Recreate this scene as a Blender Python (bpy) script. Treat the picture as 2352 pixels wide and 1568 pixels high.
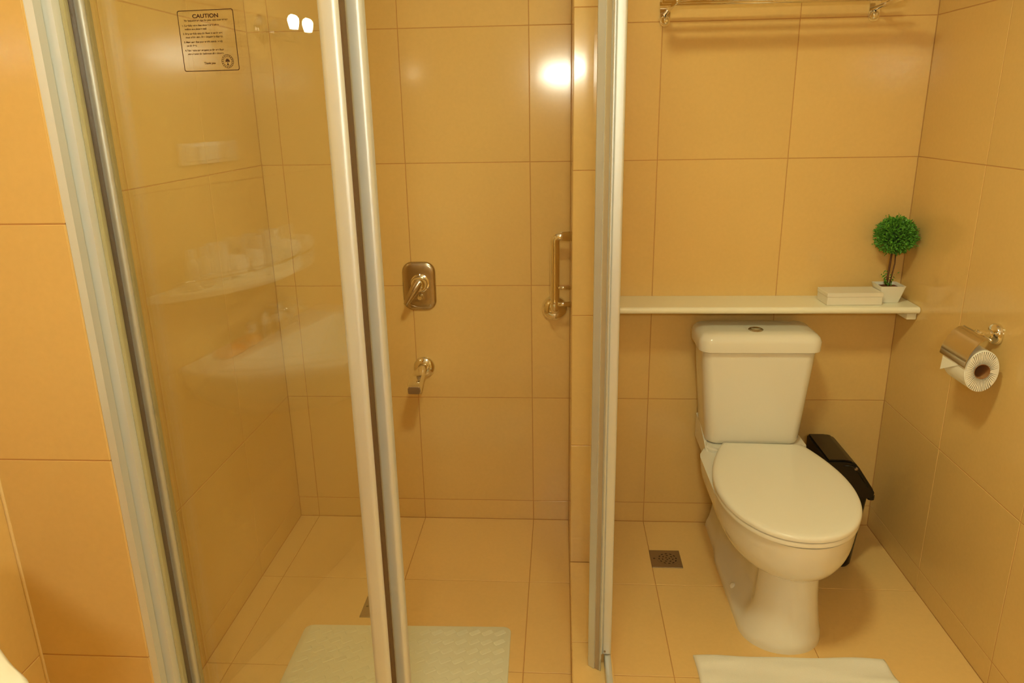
import bpy, bmesh, math, random
from mathutils import Vector, Matrix

random.seed(7)
scene = bpy.context.scene
COL = scene.collection
for o in list(bpy.data.objects):
    bpy.data.objects.remove(o, do_unlink=True)

# ------------------------------------------------------------------ camera
# metres: X right along the rear tiled wall, Y away from the viewer, Z up;
# the rear wall is Y = 0, the shower/toilet partition starts at X = 0.
cam_d = bpy.data.cameras.new('camera')
cam = bpy.data.objects.new('camera', cam_d)
COL.objects.link(cam)
FW = Vector((-0.06503071, 0.95345198, -0.29444921))
RT = Vector((0.99788121, 0.06273412, -0.01724898))
UP = Vector((-0.00202594, 0.29494704, 0.95551145))
cam.matrix_world = Matrix(((RT.x, UP.x, -FW.x, -0.01039),
                           (RT.y, UP.y, -FW.y, -2.41984),
                           (RT.z, UP.z, -FW.z, 1.42932),
                           (0, 0, 0, 1)))
cam_d.sensor_width = 36.0
cam_d.lens = 1712.64 / 2352.0 * 36.0
cam_d.clip_start = 0.02
scene.camera = cam

# ------------------------------------------------------------------ world, exposure
world = bpy.data.worlds.new('world')
scene.world = world
world.use_nodes = True
world.node_tree.nodes['Background'].inputs['Color'].default_value = (1, .8, .55, 1)
world.node_tree.nodes['Background'].inputs['Strength'].default_value = 0.02
scene.view_settings.view_transform = 'Standard'
scene.view_settings.look = 'None'
scene.view_settings.gamma = 1.0
scene.view_settings.use_curve_mapping = False
scene.view_settings.exposure = 0.0
scene.cycles.max_bounces = 8
scene.cycles.diffuse_bounces = 4
scene.cycles.glossy_bounces = 4
scene.cycles.transparent_max_bounces = 16
scene.cycles.use_adaptive_sampling = True
scene.cycles.adaptive_threshold = 0.1
scene.cycles.adaptive_min_samples = 12
scene.cycles.sample_clamp_indirect = 4.0
scene.cycles.use_denoising = True

# lamps of the room and the added flash bar (the fixtures are built further down, around these)
CEIL_LIGHT = (0.08, -1.41)       # ceiling dome lamp
CEIL_POWER = 14.0
SCONCE = (-0.85, -2.05, 1.65)    # bulb of the sconce beside the basin
FLASH_BAR = (0.0, -2.93, 1.665)  # added light bar, stands in for a flash near the camera
FLASH_POWER = 5.2
WARM = (1.0, 0.98, 0.56)

# ------------------------------------------------------------------ materials
def new_mat(name):
    m = bpy.data.materials.new(name)
    m.use_nodes = True
    nt = m.node_tree
    return m, nt, nt.nodes['Principled BSDF']


def pbr(name, col, rough=0.4, metal=0.0, coat=0.0, bump=0.0, bscale=200.0, var=0.0, vscale=6.0, ior=1.45, aniso=0.0):
    m, nt, b = new_mat(name)
    b.inputs['Base Color'].default_value = (*col, 1)
    b.inputs['Roughness'].default_value = rough
    b.inputs['Metallic'].default_value = metal
    b.inputs['IOR'].default_value = ior
    if coat:
        b.inputs['Coat Weight'].default_value = coat
        b.inputs['Coat Roughness'].default_value = 0.06
    if aniso:
        b.inputs['Anisotropic'].default_value = aniso
    if bump or var:
        tc = nt.nodes.new('ShaderNodeTexCoord')
    if bump:
        n = nt.nodes.new('ShaderNodeTexNoise')
        n.inputs['Scale'].default_value = bscale
        n.inputs['Detail'].default_value = 3
        nt.links.new(tc.outputs['Object'], n.inputs['Vector'])
        bp = nt.nodes.new('ShaderNodeBump')
        bp.inputs['Strength'].default_value = bump
        bp.inputs['Distance'].default_value = 0.001
        nt.links.new(n.outputs['Fac'], bp.inputs['Height'])
        nt.links.new(bp.outputs['Normal'], b.inputs['Normal'])
    if var:
        n2 = nt.nodes.new('ShaderNodeTexNoise')
        n2.inputs['Scale'].default_value = vscale
        n2.inputs['Detail'].default_value = 4
        nt.links.new(tc.outputs['Object'], n2.inputs['Vector'])
        mp = nt.nodes.new('ShaderNodeMapRange')
        mp.inputs['From Min'].default_value = 0.3
        mp.inputs['From Max'].default_value = 0.7
        mp.inputs['To Min'].default_value = 1 - var
        mp.inputs['To Max'].default_value = 1 + var
        nt.links.new(n2.outputs['Fac'], mp.inputs['Value'])
        hs = nt.nodes.new('ShaderNodeHueSaturation')
        hs.inputs['Color'].default_value = (*col, 1)
        nt.links.new(mp.outputs['Result'], hs.inputs['Value'])
        nt.links.new(hs.outputs['Color'], b.inputs['Base Color'])
    return m


def tile_mat(name, col, rough):
    m, nt, b = new_mat(name)
    b.inputs['Roughness'].default_value = rough
    b.inputs['IOR'].default_value = 1.5
    tc = nt.nodes.new('ShaderNodeTexCoord')
    oi = nt.nodes.new('ShaderNodeObjectInfo')
    add = nt.nodes.new('ShaderNodeVectorMath'); add.operation = 'MULTIPLY_ADD'
    add.inputs[1].default_value = (1, 1, 1)
    nt.links.new(tc.outputs['Object'], add.inputs[0])
    nt.links.new(oi.outputs['Random'], add.inputs[2])
    # fine speckle of the tile body
    n1 = nt.nodes.new('ShaderNodeTexNoise'); n1.inputs['Scale'].default_value = 90; n1.inputs['Detail'].default_value = 4
    n2 = nt.nodes.new('ShaderNodeTexNoise'); n2.inputs['Scale'].default_value = 5; n2.inputs['Detail'].default_value = 3
    nt.links.new(add.outputs[0], n1.inputs['Vector']); nt.links.new(add.outputs[0], n2.inputs['Vector'])
    s1 = nt.nodes.new('ShaderNodeMath'); s1.operation = 'MULTIPLY_ADD'
    s1.inputs[1].default_value = 0.08; s1.inputs[2].default_value = 0.0
    nt.links.new(n1.outputs['Fac'], s1.inputs[0])
    s2 = nt.nodes.new('ShaderNodeMath'); s2.operation = 'MULTIPLY_ADD'
    s2.inputs[1].default_value = 0.07
    nt.links.new(n2.outputs['Fac'], s2.inputs[0]); nt.links.new(s1.outputs[0], s2.inputs[2])
    s3 = nt.nodes.new('ShaderNodeMath'); s3.operation = 'MULTIPLY_ADD'
    s3.inputs[1].default_value = 0.05
    nt.links.new(oi.outputs['Random'], s3.inputs[0]); nt.links.new(s2.outputs[0], s3.inputs[2])
    s4 = nt.nodes.new('ShaderNodeMath'); s4.operation = 'ADD'; s4.inputs[1].default_value = 0.90
    nt.links.new(s3.outputs[0], s4.inputs[0])
    hs = nt.nodes.new('ShaderNodeHueSaturation'); hs.inputs['Color'].default_value = (*col, 1)
    nt.links.new(s4.outputs[0], hs.inputs['Value'])
    nt.links.new(hs.outputs['Color'], b.inputs['Base Color'])
    # very slight waviness of the glaze
    bp = nt.nodes.new('ShaderNodeBump'); bp.inputs['Strength'].default_value = 0.04; bp.inputs['Distance'].default_value = 0.0004
    nt.links.new(n1.outputs['Fac'], bp.inputs['Height'])
    nt.links.new(bp.outputs['Normal'], b.inputs['Normal'])
    return m


def glass_mat(name, tint):
    m = bpy.data.materials.new(name); m.use_nodes = True
    nt = m.node_tree; nt.nodes.clear()
    out = nt.nodes.new('ShaderNodeOutputMaterial')
    mix = nt.nodes.new('ShaderNodeMixShader')
    tr = nt.nodes.new('ShaderNodeBsdfTransparent'); tr.inputs['Color'].default_value = (*tint, 1)
    gl = nt.nodes.new('ShaderNodeBsdfGlossy'); gl.inputs['Roughness'].default_value = 0.0
    gl.inputs['Color'].default_value = (1, 1, 1, 1)
    fr = nt.nodes.new('ShaderNodeFresnel')
    geo = nt.nodes.new('ShaderNodeNewGeometry')
    ior = nt.nodes.new('ShaderNodeMapRange')   # the same outside index on both faces of the sheet
    ior.inputs['To Min'].default_value = 1.58; ior.inputs['To Max'].default_value = 1 / 1.58
    nt.links.new(geo.outputs['Backfacing'], ior.inputs['Value'])
    nt.links.new(ior.outputs['Result'], fr.inputs['IOR'])
    nt.links.new(fr.outputs['Fac'], mix.inputs['Fac'])
    nt.links.new(tr.outputs[0], mix.inputs[1]); nt.links.new(gl.outputs[0], mix.inputs[2])
    nt.links.new(mix.outputs[0], out.inputs['Surface'])
    return m


def emit_mat(name, col, strength):
    m = bpy.data.materials.new(name); m.use_nodes = True
    nt = m.node_tree; nt.nodes.clear()
    out = nt.nodes.new('ShaderNodeOutputMaterial')
    e = nt.nodes.new('ShaderNodeEmission')
    e.inputs['Color'].default_value = (*col, 1); e.inputs['Strength'].default_value = strength
    nt.links.new(e.outputs[0], out.inputs['Surface'])
    return m


M = {}
M['tile'] = tile_mat('wall_tile', (0.78, 0.535, 0.205), 0.12)
M['floor_tile'] = tile_mat('floor_tile', (0.88, 0.61, 0.25), 0.28)
M['grout'] = pbr('grout', (0.58, 0.31, 0.11), 0.9, bump=0.3, bscale=400)
M['bead'] = pbr('sealant_bead', (0.86, 0.66, 0.34), 0.5)
M['plaster'] = pbr('ceiling_paint', (0.86, 0.82, 0.72), 0.8, bump=0.1, bscale=120)
M['ceramic'] = pbr('glazed_ceramic', (0.86, 0.83, 0.73), 0.13, coat=0.4)
M['seat'] = pbr('seat_plastic', (0.90, 0.88, 0.79), 0.25)
M['alu'] = pbr('anodised_aluminium', (0.72, 0.755, 0.77), 0.46, metal=0.6, bump=0.05, bscale=900)
M['gap_shade'] = pbr('dark_gap_shade', (0.13, 0.075, 0.03), 0.6)  # dark brown that paints the shade in gaps between frame profiles
M['seal'] = pbr('clear_edge_seal', (0.50, 0.46, 0.26), 0.3)
M['strip'] = pbr('magnet_strip_plastic', (0.46, 0.37, 0.24), 0.5)
M['chrome'] = pbr('chrome', (0.86, 0.84, 0.80), 0.07, metal=1.0)
M['bronze'] = pbr('brushed_nickel', (0.55, 0.47, 0.36), 0.24, metal=1.0)
M['brushed'] = pbr('brushed_steel', (0.62, 0.56, 0.47), 0.2, metal=1.0)
M['steel'] = pbr('drain_steel', (0.34, 0.26, 0.18), 0.42, metal=0.8, bump=0.15, bscale=500)
M['dark'] = pbr('dark_hole', (0.06, 0.04, 0.025), 0.8)
M['glass'] = glass_mat('shower_glass', (0.965, 0.972, 0.955))
M['shelf'] = pbr('shelf_board', (0.92, 0.89, 0.72), 0.35)
M['box'] = pbr('card_box', (0.83, 0.78, 0.66), 0.6)
M['pot'] = pbr('pot_glaze', (0.88, 0.86, 0.78), 0.3)
M['soil'] = pbr('soil', (0.16, 0.05, 0.02), 0.95, bump=1.0, bscale=150)
M['stem'] = pbr('plant_stem', (0.12, 0.05, 0.02), 0.7)
M['leaf'] = pbr('plastic_leaf', (0.11, 0.33, 0.035), 0.4, var=0.5, vscale=170)
M['core_green'] = pbr('dark_leaf_core', (0.02, 0.06, 0.01), 0.9)  # dark green ball that closes the gaps between the leaves
M['paper'] = pbr('tissue_paper', (0.90, 0.88, 0.80), 0.9, bump=0.2, bscale=300)
M['core'] = pbr('card_core', (0.42, 0.20, 0.07), 0.85)
M['black'] = pbr('black_plastic', (0.005, 0.0045, 0.0045), 0.3)
M['rubber'] = pbr('mat_rubber', (0.85, 0.87, 0.71), 0.5)
M['towel'] = pbr('towel_cotton', (0.93, 0.93, 0.87), 0.95, bump=0.6, bscale=500)
M['print'] = pbr('sticker_ink', (0.05, 0.012, 0.0), 0.6)
M['bulb'] = emit_mat('bulb_glow', (1.0, 0.86, 0.58), 90.0)
M['tube'] = emit_mat('flash_bar_glow', (1.0, 1.0, 0.76), 150.0)
M['dome'] = emit_mat('dome_glow', (1.0, 0.98, 0.6), 8.0)
M['soap'] = pbr('orange_soap', (0.75, 0.22, 0.03), 0.35)
M['frosted'] = pbr('amenity_plastic', (0.85, 0.80, 0.66), 0.35)
M['socket'] = pbr('socket_plastic', (0.85, 0.82, 0.72), 0.3)

# ------------------------------------------------------------------ mesh helpers
def wloc(o):
    v = Vector((0, 0, 0))
    while o is not None:
        v += o.location
        o = o.parent
    return v


def link(name, me, mat=None, parent=None, smooth=False):
    o = bpy.data.objects.new(name, me)
    COL.objects.link(o)
    if mat is not None and not me.materials:
        me.materials.append(M[mat])
    if smooth:
        for p in me.polygons:
            p.use_smooth = True
    if parent is not None:
        o.parent = parent
    return o


def mk(name, bm, mat, parent=None, smooth=False, local=False, autosmooth=None):
    """bmesh in world coordinates (or in the root's own frame when local) -> one object"""
    if parent is not None and not local:
        off = wloc(parent)
        bmesh.ops.translate(bm, verts=bm.verts, vec=-off)
    bmesh.ops.recalc_face_normals(bm, faces=bm.faces)
    me = bpy.data.meshes.new(name)
    bm.to_mesh(me); bm.free()
    o = link(name, me, mat, parent, smooth)
    if autosmooth is not None:
        for p in me.polygons:
            p.use_smooth = True
        me.set_sharp_from_angle(angle=math.radians(autosmooth))
    return o


def thing(name, label, cat, loc, rz=0.0, group=None):
    o = bpy.data.objects.new(name, None)
    o.empty_display_size = 0.05
    COL.objects.link(o)
    o.location = loc
    o.rotation_euler = (0, 0, rz)
    tag(o, label, cat, group)
    return o


def tag(o, label, cat, group=None):
    o['label'] = label
    o['category'] = cat
    if group:
        o['group'] = group
    return o


def bbox(bm, x0, x1, y0, y1, z0, z1, bevel=0.0, seg=2):
    vs = [bm.verts.new(p) for p in ((x0, y0, z0), (x1, y0, z0), (x1, y1, z0), (x0, y1, z0),
                                    (x0, y0, z1), (x1, y0, z1), (x1, y1, z1), (x0, y1, z1))]
    fs = [bm.faces.new([vs[i] for i in f]) for f in ((0, 3, 2, 1), (4, 5, 6, 7), (0, 1, 5, 4), (1, 2, 6, 5), (2, 3, 7, 6), (3, 0, 4, 7))]
    if bevel:
        es = list({e for f in fs for e in f.edges})
        bmesh.ops.bevel(bm, geom=es, offset=bevel, segments=seg, affect='EDGES', profile=0.5)


def box(name, x0, x1, y0, y1, z0, z1, mat, parent=None, bevel=0.0, seg=2, local=False):
    bm = bmesh.new()
    bbox(bm, x0, x1, y0, y1, z0, z1, bevel, seg)
    return mk(name, bm, mat, parent, local=local, autosmooth=35 if bevel else None)


def rings(bm, rr, cap0=True, cap1=True, closed=True):
    """loft a list of vertex rings (lists of points)"""
    R = [[bm.verts.new(p) for p in r] for r in rr]
    n = len(R[0])
    for a, b in zip(R[:-1], R[1:]):
        for i in range(n if closed else n - 1):
            j = (i + 1) % n
            bm.faces.new((a[i], a[j], b[j], b[i]))
    if cap0:
        bm.faces.new(R[0][::-1])
    if cap1:
        bm.faces.new(R[-1])
    return R


def lathe(bm, prof, origin, axis, n=32, cap0=True, cap1=True):
    """prof: list of (radius, height along axis)"""
    ax = Vector(axis).normalized()
    a = Vector((0, 0, 1)) if abs(ax.z) < 0.9 else Vector((1, 0, 0))
    u = ax.cross(a).normalized(); v = ax.cross(u)
    o = Vector(origin)
    rr = []
    for r, h in prof:
        rr.append([o + ax * h + (u * math.cos(2 * math.pi * i / n) + v * math.sin(2 * math.pi * i / n)) * max(r, 1e-5) for i in range(n)])
    rings(bm, rr, cap0, cap1)


def tube(bm, pts, r, n=14, radii=None):
    pts = [Vector(p) for p in pts]
    rr = []
    prev = None
    for i, p in enumerate(pts):
        d = (pts[min(i + 1, len(pts) - 1)] - pts[max(i - 1, 0)]).normalized()
        if prev is None:
            a = Vector((0, 0, 1)) if abs(d.z) < 0.9 else Vector((1, 0, 0))
            u = d.cross(a).normalized()
        else:
            u = (prev - d * prev.dot(d)).normalized()
        prev = u
        v = d.cross(u)
        rad = radii[i] if radii else r
        rr.append([p + (u * math.cos(2 * math.pi * k / n) + v * math.sin(2 * math.pi * k / n)) * rad for k in range(n)])
    rings(bm, rr)


def arc(c, r, a0, a1, n, plane='XZ', fixed=0.0):
    out = []
    for i in range(n + 1):
        a = a0 + (a1 - a0) * i / n
        p, q = c[0] + r * math.cos(a), c[1] + r * math.sin(a)
        out.append({'XZ': (p, fixed, q), 'XY': (p, q, fixed), 'YZ': (fixed, p, q)}[plane])
    return out


def prism(bm, poly, z0, z1, axis='Z'):
    """poly: 2-D outline; extruded along an axis"""
    def P(a, b, h):
        return {'Z': (a, b, h), 'Y': (a, h, b), 'X': (h, a, b)}[axis]
    rings(bm, [[P(a, b, z0) for a, b in poly], [P(a, b, z1) for a, b in poly]])


def rrect(cx, cy, hx, hy, r, n=6):
    out = []
    for sx, sy, a0 in ((1, 1, 0), (-1, 1, 90), (-1, -1, 180), (1, -1, 270)):
        for i in range(n + 1):
            a = math.radians(a0 + 90 * i / n)
            out.append((cx + sx * (hx - r) + r * math.cos(a), cy + sy * (hy - r) + r * math.sin(a)))
    return out


def bez(ts, keys):
    """smooth interpolation of a table [(t, v)...] at t"""
    for (t0, v0), (t1, v1) in zip(keys[:-1], keys[1:]):
        if ts <= t1:
            f = (ts - t0) / (t1 - t0)
            f = max(0, min(1, f))
            return v0 + (v1 - v0) * f
    return keys[-1][1]


def cat(t, keys):
    """Catmull-Rom (monotone-ish) interpolation of a table"""
    n = len(keys)
    for i in range(n - 1):
        if t <= keys[i + 1][0] or i == n - 2:
            t0, v0 = keys[i]; t1, v1 = keys[i + 1]
            h = t1 - t0
            f = max(0, min(1, (t - t0) / h))
            m0 = (v1 - keys[i - 1][1]) / (t1 - keys[i - 1][0]) if i > 0 else (v1 - v0) / h
            m1 = (keys[i + 2][1] - v0) / (keys[i + 2][0] - t0) if i < n - 2 else (v1 - v0) / h
            d = (v1 - v0) / h
            if d == 0:
                m0 = m1 = 0
            else:
                m0 = max(-3 * abs(d), min(3 * abs(d), m0)); m1 = max(-3 * abs(d), min(3 * abs(d), m1))
                if m0 * d < 0: m0 = 0
                if m1 * d < 0: m1 = 0
            f2, f3 = f * f, f * f * f
            return (2 * f3 - 3 * f2 + 1) * v0 + (f3 - 2 * f2 + f) * h * m0 + (-2 * f3 + 3 * f2) * v1 + (f3 - f2) * h * m1
    return keys[-1][1]


def sstep(x, a, b):
    f = max(0.0, min(1.0, (x - a) / (b - a)))
    return f * f * (3 - 2 * f)

# ------------------------------------------------------------------ the tiled shell
S, T = 0.0764, 0.40
TOP = 2.36
ZT2 = [0.0, S, S + T, S + 3 * T, S + 4 * T, S + 5 * T, TOP]   # tall tiles between the second and fourth joint
ZE = [0.0] + [S + T * k for k in range(6)] + [TOP]
XL, XR = -0.978, 1.081
YB = -3.0
GAP = 0.0022
REC = 0.0009
_tm = {}


def tile_mesh(axis, sgn, w, h, mat):
    key = (axis, sgn, round(w, 4), round(h, 4), mat)
    if key in _tm:
        return _tm[key]
    bm = bmesh.new()
    c, th = 0.0008, 0.006
    hw, hh = w / 2, h / 2
    lv = [(-th, 0), (-c, 0), (0, c)]
    def P(u, v, d):
        d *= sgn
        return {'X': (d, u, v), 'Y': (u, d, v), 'Z': (u, v, d)}[axis]
    rr = []
    for d, ins in lv:
        a, b = hw - ins, hh - ins
        rr.append([P(-a, -b, d), P(a, -b, d), P(a, b, d), P(-a, b, d)])
    rings(bm, rr)
    bmesh.ops.recalc_face_normals(bm, faces=bm.faces)
    me = bpy.data.meshes.new('tile')
    bm.to_mesh(me); bm.free()
    me.materials.append(M[mat])
    _tm[key] = me
    return me


def lay(parent, axis, sgn, plane, us, vs, mat='tile', jitter=0.0003):
    """lay tiles on a plane facing sgn*axis; us, vs are joint positions"""
    us = sorted(us); vs = sorted(vs)
    for u0, u1 in zip(us[:-1], us[1:]):
        for v0, v1 in zip(vs[:-1], vs[1:]):
            w, h = u1 - u0 - GAP, v1 - v0 - GAP
            if w < 0.004 or h < 0.004:
                continue
            o = bpy.data.objects.new('tile', tile_mesh(axis, sgn, w, h, mat))
            COL.objects.link(o)
            o.parent = parent
            d = plane + sgn * random.uniform(-jitter, jitter)
            uc, vc = (u0 + u1) / 2, (v0 + v1) / 2
            o.location = {'X': (d, uc, vc), 'Y': (uc, d, vc), 'Z': (uc, vc, d)}[axis]


def struct(name, label, boxes, mat='grout'):
    bm = bmesh.new()
    for b in boxes:
        bbox(bm, *b)
    o = mk(name, bm, mat)
    o['kind'] = 'structure'
    o['label'] = label
    return o


PX0, PT = 0.021, 0.125         # partition faces
PY = -0.381                   # its front end
PIX, PIY0, PIY1 = -0.770, -1.200, -1.319   # the pier beside the shower screen
YJ = [0.0, -0.381, -0.781, -1.181]

w = struct('wall_back', 'beige tiled rear wall behind shower and toilet', [(XL - 0.1, XR + 0.1, REC, 0.1, -0.1, TOP)])
lay(w, 'Y', -1, 0.0, [XL, -0.908, -0.508, -0.108, PX0], ZE)
lay(w, 'Y', -1, 0.0, [PT, 0.2903, 0.6903, XR], ZT2)

w = struct('wall_left', 'beige tiled left wall of shower and basin corner', [(XL - 0.1, XL - REC, YB, 0.0, -0.1, TOP)])
lay(w, 'X', 1, XL, YJ[:3] + [PIY0], ZT2)
lay(w, 'X', 1, XL, [PIY1, -1.581, -1.981, -2.381, -2.781, YB], ZE)

w = struct('wall_right', 'beige tiled right wall beside the toilet', [(XR + REC, XR + 0.1, YB, 0.0, -0.1, TOP)])
lay(w, 'X', -1, XR, YJ + [-1.581, -1.981, -2.381, -2.781, YB], ZT2)

w = struct('wall_rear', 'tiled wall behind the viewer', [(XL - 0.1, XR + 0.1, YB - 0.1, YB - REC, -0.1, TOP)])
lay(w, 'Y', 1, YB, [XL, -0.508, -0.108, 0.2903, 0.6903, XR], ZE)

w = struct('wall_partition', 'narrow tiled partition between shower and toilet', [(PX0 + REC, PT - REC, PY + REC, 0.0, 0.0, TOP)])
lay(w, 'X', -1, PX0, [0.0, PY], ZE[1:])
lay(w, 'X', 1, PT, [0.0, PY], ZE[1:])
lay(w, 'Y', -1, PY, [PX0, PT], ZE[1:])
lay(w, 'X', 1, PT, [0.0, PY], ZE[:2])
lay(w, 'X', -1, PX0, [0.0, PY], ZE[:2])

w = struct('wall_pier', 'beige tiled pier at the left edge carrying the shower screen', [(XL - 0.05, PIX - REC, PIY1 + REC, PIY0 - REC, 0.0, TOP)])
lay(w, 'Y', -1, PIY1, [XL, PIX], ZE)
lay(w, 'X', 1, PIX, [PIY1, PIY0], ZE)
lay(w, 'Y', 1, PIY0, [XL, PIX], ZE)
box('corner_bead', XL - 0.0005, XL + 0.0045, PIY1 - 0.0045, PIY1 + 0.0005, 0.001, TOP, 'bead', w, bevel=0.0018, seg=2)

w = struct('floor', 'beige square floor tiles with brown joints', [(XL - 0.1, XR + 0.1, YB - 0.1, 0.1, -0.1, -REC)])
lay(w, 'Z', 1, 0.0, [XL, -0.908, -0.508, -0.108, PX0], YJ + [-1.26], 'floor_tile')
lay(w, 'Z', 1, 0.0, [PT, 0.2903, 0.6903, XR], YJ + [-1.581], 'floor_tile')
lay(w, 'Z', 1, 0.0, [XL, -0.908, -0.508, -0.108, PT], [-1.43, -1.581], 'floor_tile')
lay(w, 'Z', 1, 0.0, [XL, -0.908, -0.508, -0.108, 0.2903, 0.6903, XR], [-1.581, -1.981, -2.381, -2.781, YB], 'floor_tile')

c = struct('ceiling', 'plain painted ceiling', [(XL - 0.1, XR + 0.1, YB - 0.1, 0.1, TOP, TOP + 0.1)], 'plaster')

w = struct('trim_1', 'raised tiled kerb around the shower floor', [(PX0 + REC, PT - REC, -1.43 + REC, PY, 0.0, S - REC), (PIX, PT - REC, -1.43 + REC, -1.26 - REC, 0.0, S - REC)])
lay(w, 'Z', 1, S, [PX0, PT], [PY, -0.7505, -1.15, -1.43], 'floor_tile')
lay(w, 'X', -1, PX0, [PY, -0.781, -1.181, -1.26], [0.0, S], 'floor_tile')
lay(w, 'X', 1, PT, [PY, -0.781, -1.181, -1.43], [0.0, S], 'floor_tile')
lay(w, 'Z', 1, S, [PIX, -0.508, -0.108, PX0], [-1.26, -1.43], 'floor_tile')
lay(w, 'Y', 1, -1.26, [PIX, -0.508, -0.108, PX0], [0.0, S], 'floor_tile')
lay(w, 'Y', -1, -1.43, [PIX, -0.508, -0.108, PT], [0.0, S], 'floor_tile')

# ------------------------------------------------------------------ shower screen (corner entry, doors slid open)
TH = math.radians(-6.8)
P0 = (-0.74, -1.27, 0.0)
ZB, ZT = 0.104, 1.93


def stile(name, s0, s1, d0, d1, z0, z1, parent, mat='alu', r=0.006):
    """rounded vertical profile; s along the panel, d towards the shower"""
    bm = bmesh.new()
    prism(bm, rrect((s0 + s1) / 2, (d0 + d1) / 2, (s1 - s0) / 2, (d1 - d0) / 2, min(r, (s1 - s0) / 2 - 1e-4, (d1 - d0) / 2 - 1e-4), 5), z0, z1)
    return mk(name, bm, mat, parent, local=True, autosmooth=50)


# wall channel on the pier + fixed outer pane
fx = thing('fixed_shower_panel', 'fixed front glass panel held by an aluminium channel on the tiled pier', 'shower panel', P0, TH)
c_ = math.cos(-TH); s_ = math.sin(-TH)


def loc_poly(pts):
    """world XY -> panel frame"""
    out = []
    for x, y in pts:
        dx, dy = x - P0[0], y - P0[1]
        out.append((dx * c_ - dy * s_, dx * s_ + dy * c_))
    return out


bm = bmesh.new()
prism(bm, loc_poly([(-0.7695, -1.317), (-0.758, -1.314), (-0.756, -1.300), (-0.762, -1.298), (-0.762, -1.290), (-0.748, -1.287), (-0.744, -1.278), (-0.744, -1.262), (-0.7695, -1.262)]), S, ZT)
mk('wall_channel', bm, 'alu', fx, local=True, autosmooth=30)
bm = bmesh.new()
prism(bm, loc_poly([(-0.7695, -1.262), (-0.744, -1.262), (-0.744, -1.235), (-0.7695, -1.235)]), S, ZT)
mk('inner_channel', bm, 'gap_shade', fx, local=True)
box('glass_pane', -0.006, 0.400, -0.003, 0.003, ZB, ZT, 'glass', fx, local=True)
box('edge_seal', -0.003, 0.0025, -0.0055, 0.0055, ZB, ZT, 'seal', fx, local=True)
stile('stile', 0.397, 0.430, -0.011, 0.011, ZB, ZT, fx, r=0.010)
box('gap_shade_strip', 0.4275, 0.432, -0.005, 0.010, ZB, ZT, 'gap_shade', fx, local=True)  # dark strip painting the shadow gap beside the stile

# sliding front door stacked behind it
sl = thing('sliding_shower_door', 'sliding front glass door pushed open behind the fixed panel', 'shower door', P0, TH)
OFF = 0.040
stile('stile', -0.022, 0.006, OFF - 0.010, OFF + 0.010, ZB, ZT - 0.02, sl, r=0.009)
box('edge_seal', 0.006, 0.0095, OFF - 0.004, OFF + 0.004, ZB, ZT - 0.02, 'seal', sl, local=True)
box('glass_pane', 0.004, 0.428, OFF - 0.003, OFF + 0.003, ZB, ZT - 0.02, 'glass', sl, local=True)
stile('leading_stile', 0.420, 0.448, OFF - 0.011, OFF + 0.011, ZB, ZT - 0.02, sl, r=0.008)
box('gap_shade_edge', 0.4165, 0.420, OFF - 0.008, OFF + 0.006, ZB, ZT - 0.02, 'gap_shade', sl, local=True)  # far side of the same gap, its shade put in as colour

# side return towards the partition
sd = thing('side_shower_panel', 'fixed side glass return seen edge on between partition and toilet area', 'shower panel', (0.113, -0.39, S))
box('wall_channel', 0.098, 0.1245, -0.404, PY - 0.001, S + 0.026, ZT, 'alu', sd, bevel=0.002)
box('glass_pane', 0.110, 0.116, -0.815, -0.404, S + 0.026, ZT, 'glass', sd)
bm = bmesh.new()
prism(bm, rrect(0.1075, -0.824, 0.0115, 0.010, 0.005, 5), S + 0.034, ZT)
st = mk('stile', bm, 'alu', sd, autosmooth=50)
box('edge_bead', 0.0935, 0.0965, -0.836, -0.824, S + 0.034, ZT, 'alu', st)
bm = bmesh.new(); lathe(bm, [(0.0025, 0), (0.0025, 0.002), (0.001, 0.003)], (0.103, -0.8338, 0.118), (0, -1, 0), 12)
mk('screw', bm, 'steel', st)

sdd = thing('side_shower_door', 'sliding side door pushed back, only its slanted leading edge showing', 'shower door', (0.075, -0.83, S))
bm = bmesh.new()
prism(bm, [(0.0615, -0.838), (0.0755, -0.8495), (0.0785, -0.846), (0.0875, -0.853), (0.0905, -0.858), (0.0925, -0.855), (0.0925, -0.815), (0.0615, -0.815)], S + 0.001, ZT - 0.02)
mk('leading_stile', bm, 'alu', sdd, autosmooth=25)
bm = bmesh.new()
prism(bm, [(0.0765, -0.8478), (0.0785, -0.8475), (0.0872, -0.8545), (0.0875, -0.852), (0.0785, -0.845)], S + 0.001, ZT - 0.02)
mk('magnet_strip', bm, 'strip', sdd)
box('glass_pane', 0.072, 0.078, -0.815, -0.405, S + 0.012, ZT - 0.02, 'glass', sdd)

# tracks
tr = thing('shower_track', 'aluminium bottom and top rails of the corner shower screen', 'shower rail', (0.11, -1.36, S))
box('side_rail', 0.102, 0.1185, -1.372, -0.383, S + 0.0005, S + 0.030, 'alu', tr, bevel=0.003)
def front_bar(name, d0, d1, z0, z1):
    bm = bmesh.new()
    pts = []
    for s, d in ((-0.028, d0), (0.858, d0), (0.858, d1), (-0.028, d1)):
        pts.append((P0[0] + s * c_ + d * s_, P0[1] - s * s_ + d * c_))
    prism(bm, pts, z0, z1)
    return mk(name, bm, 'alu', tr)
front_bar('front_rail', -0.012, 0.055, S + 0.0005, S + 0.027)
front_bar('front_header', -0.016, 0.058, ZT, ZT + 0.045)
box('side_header', 0.055, 0.128, -1.372, -0.383, ZT + 0.001, ZT + 0.044, 'alu', tr)

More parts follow.
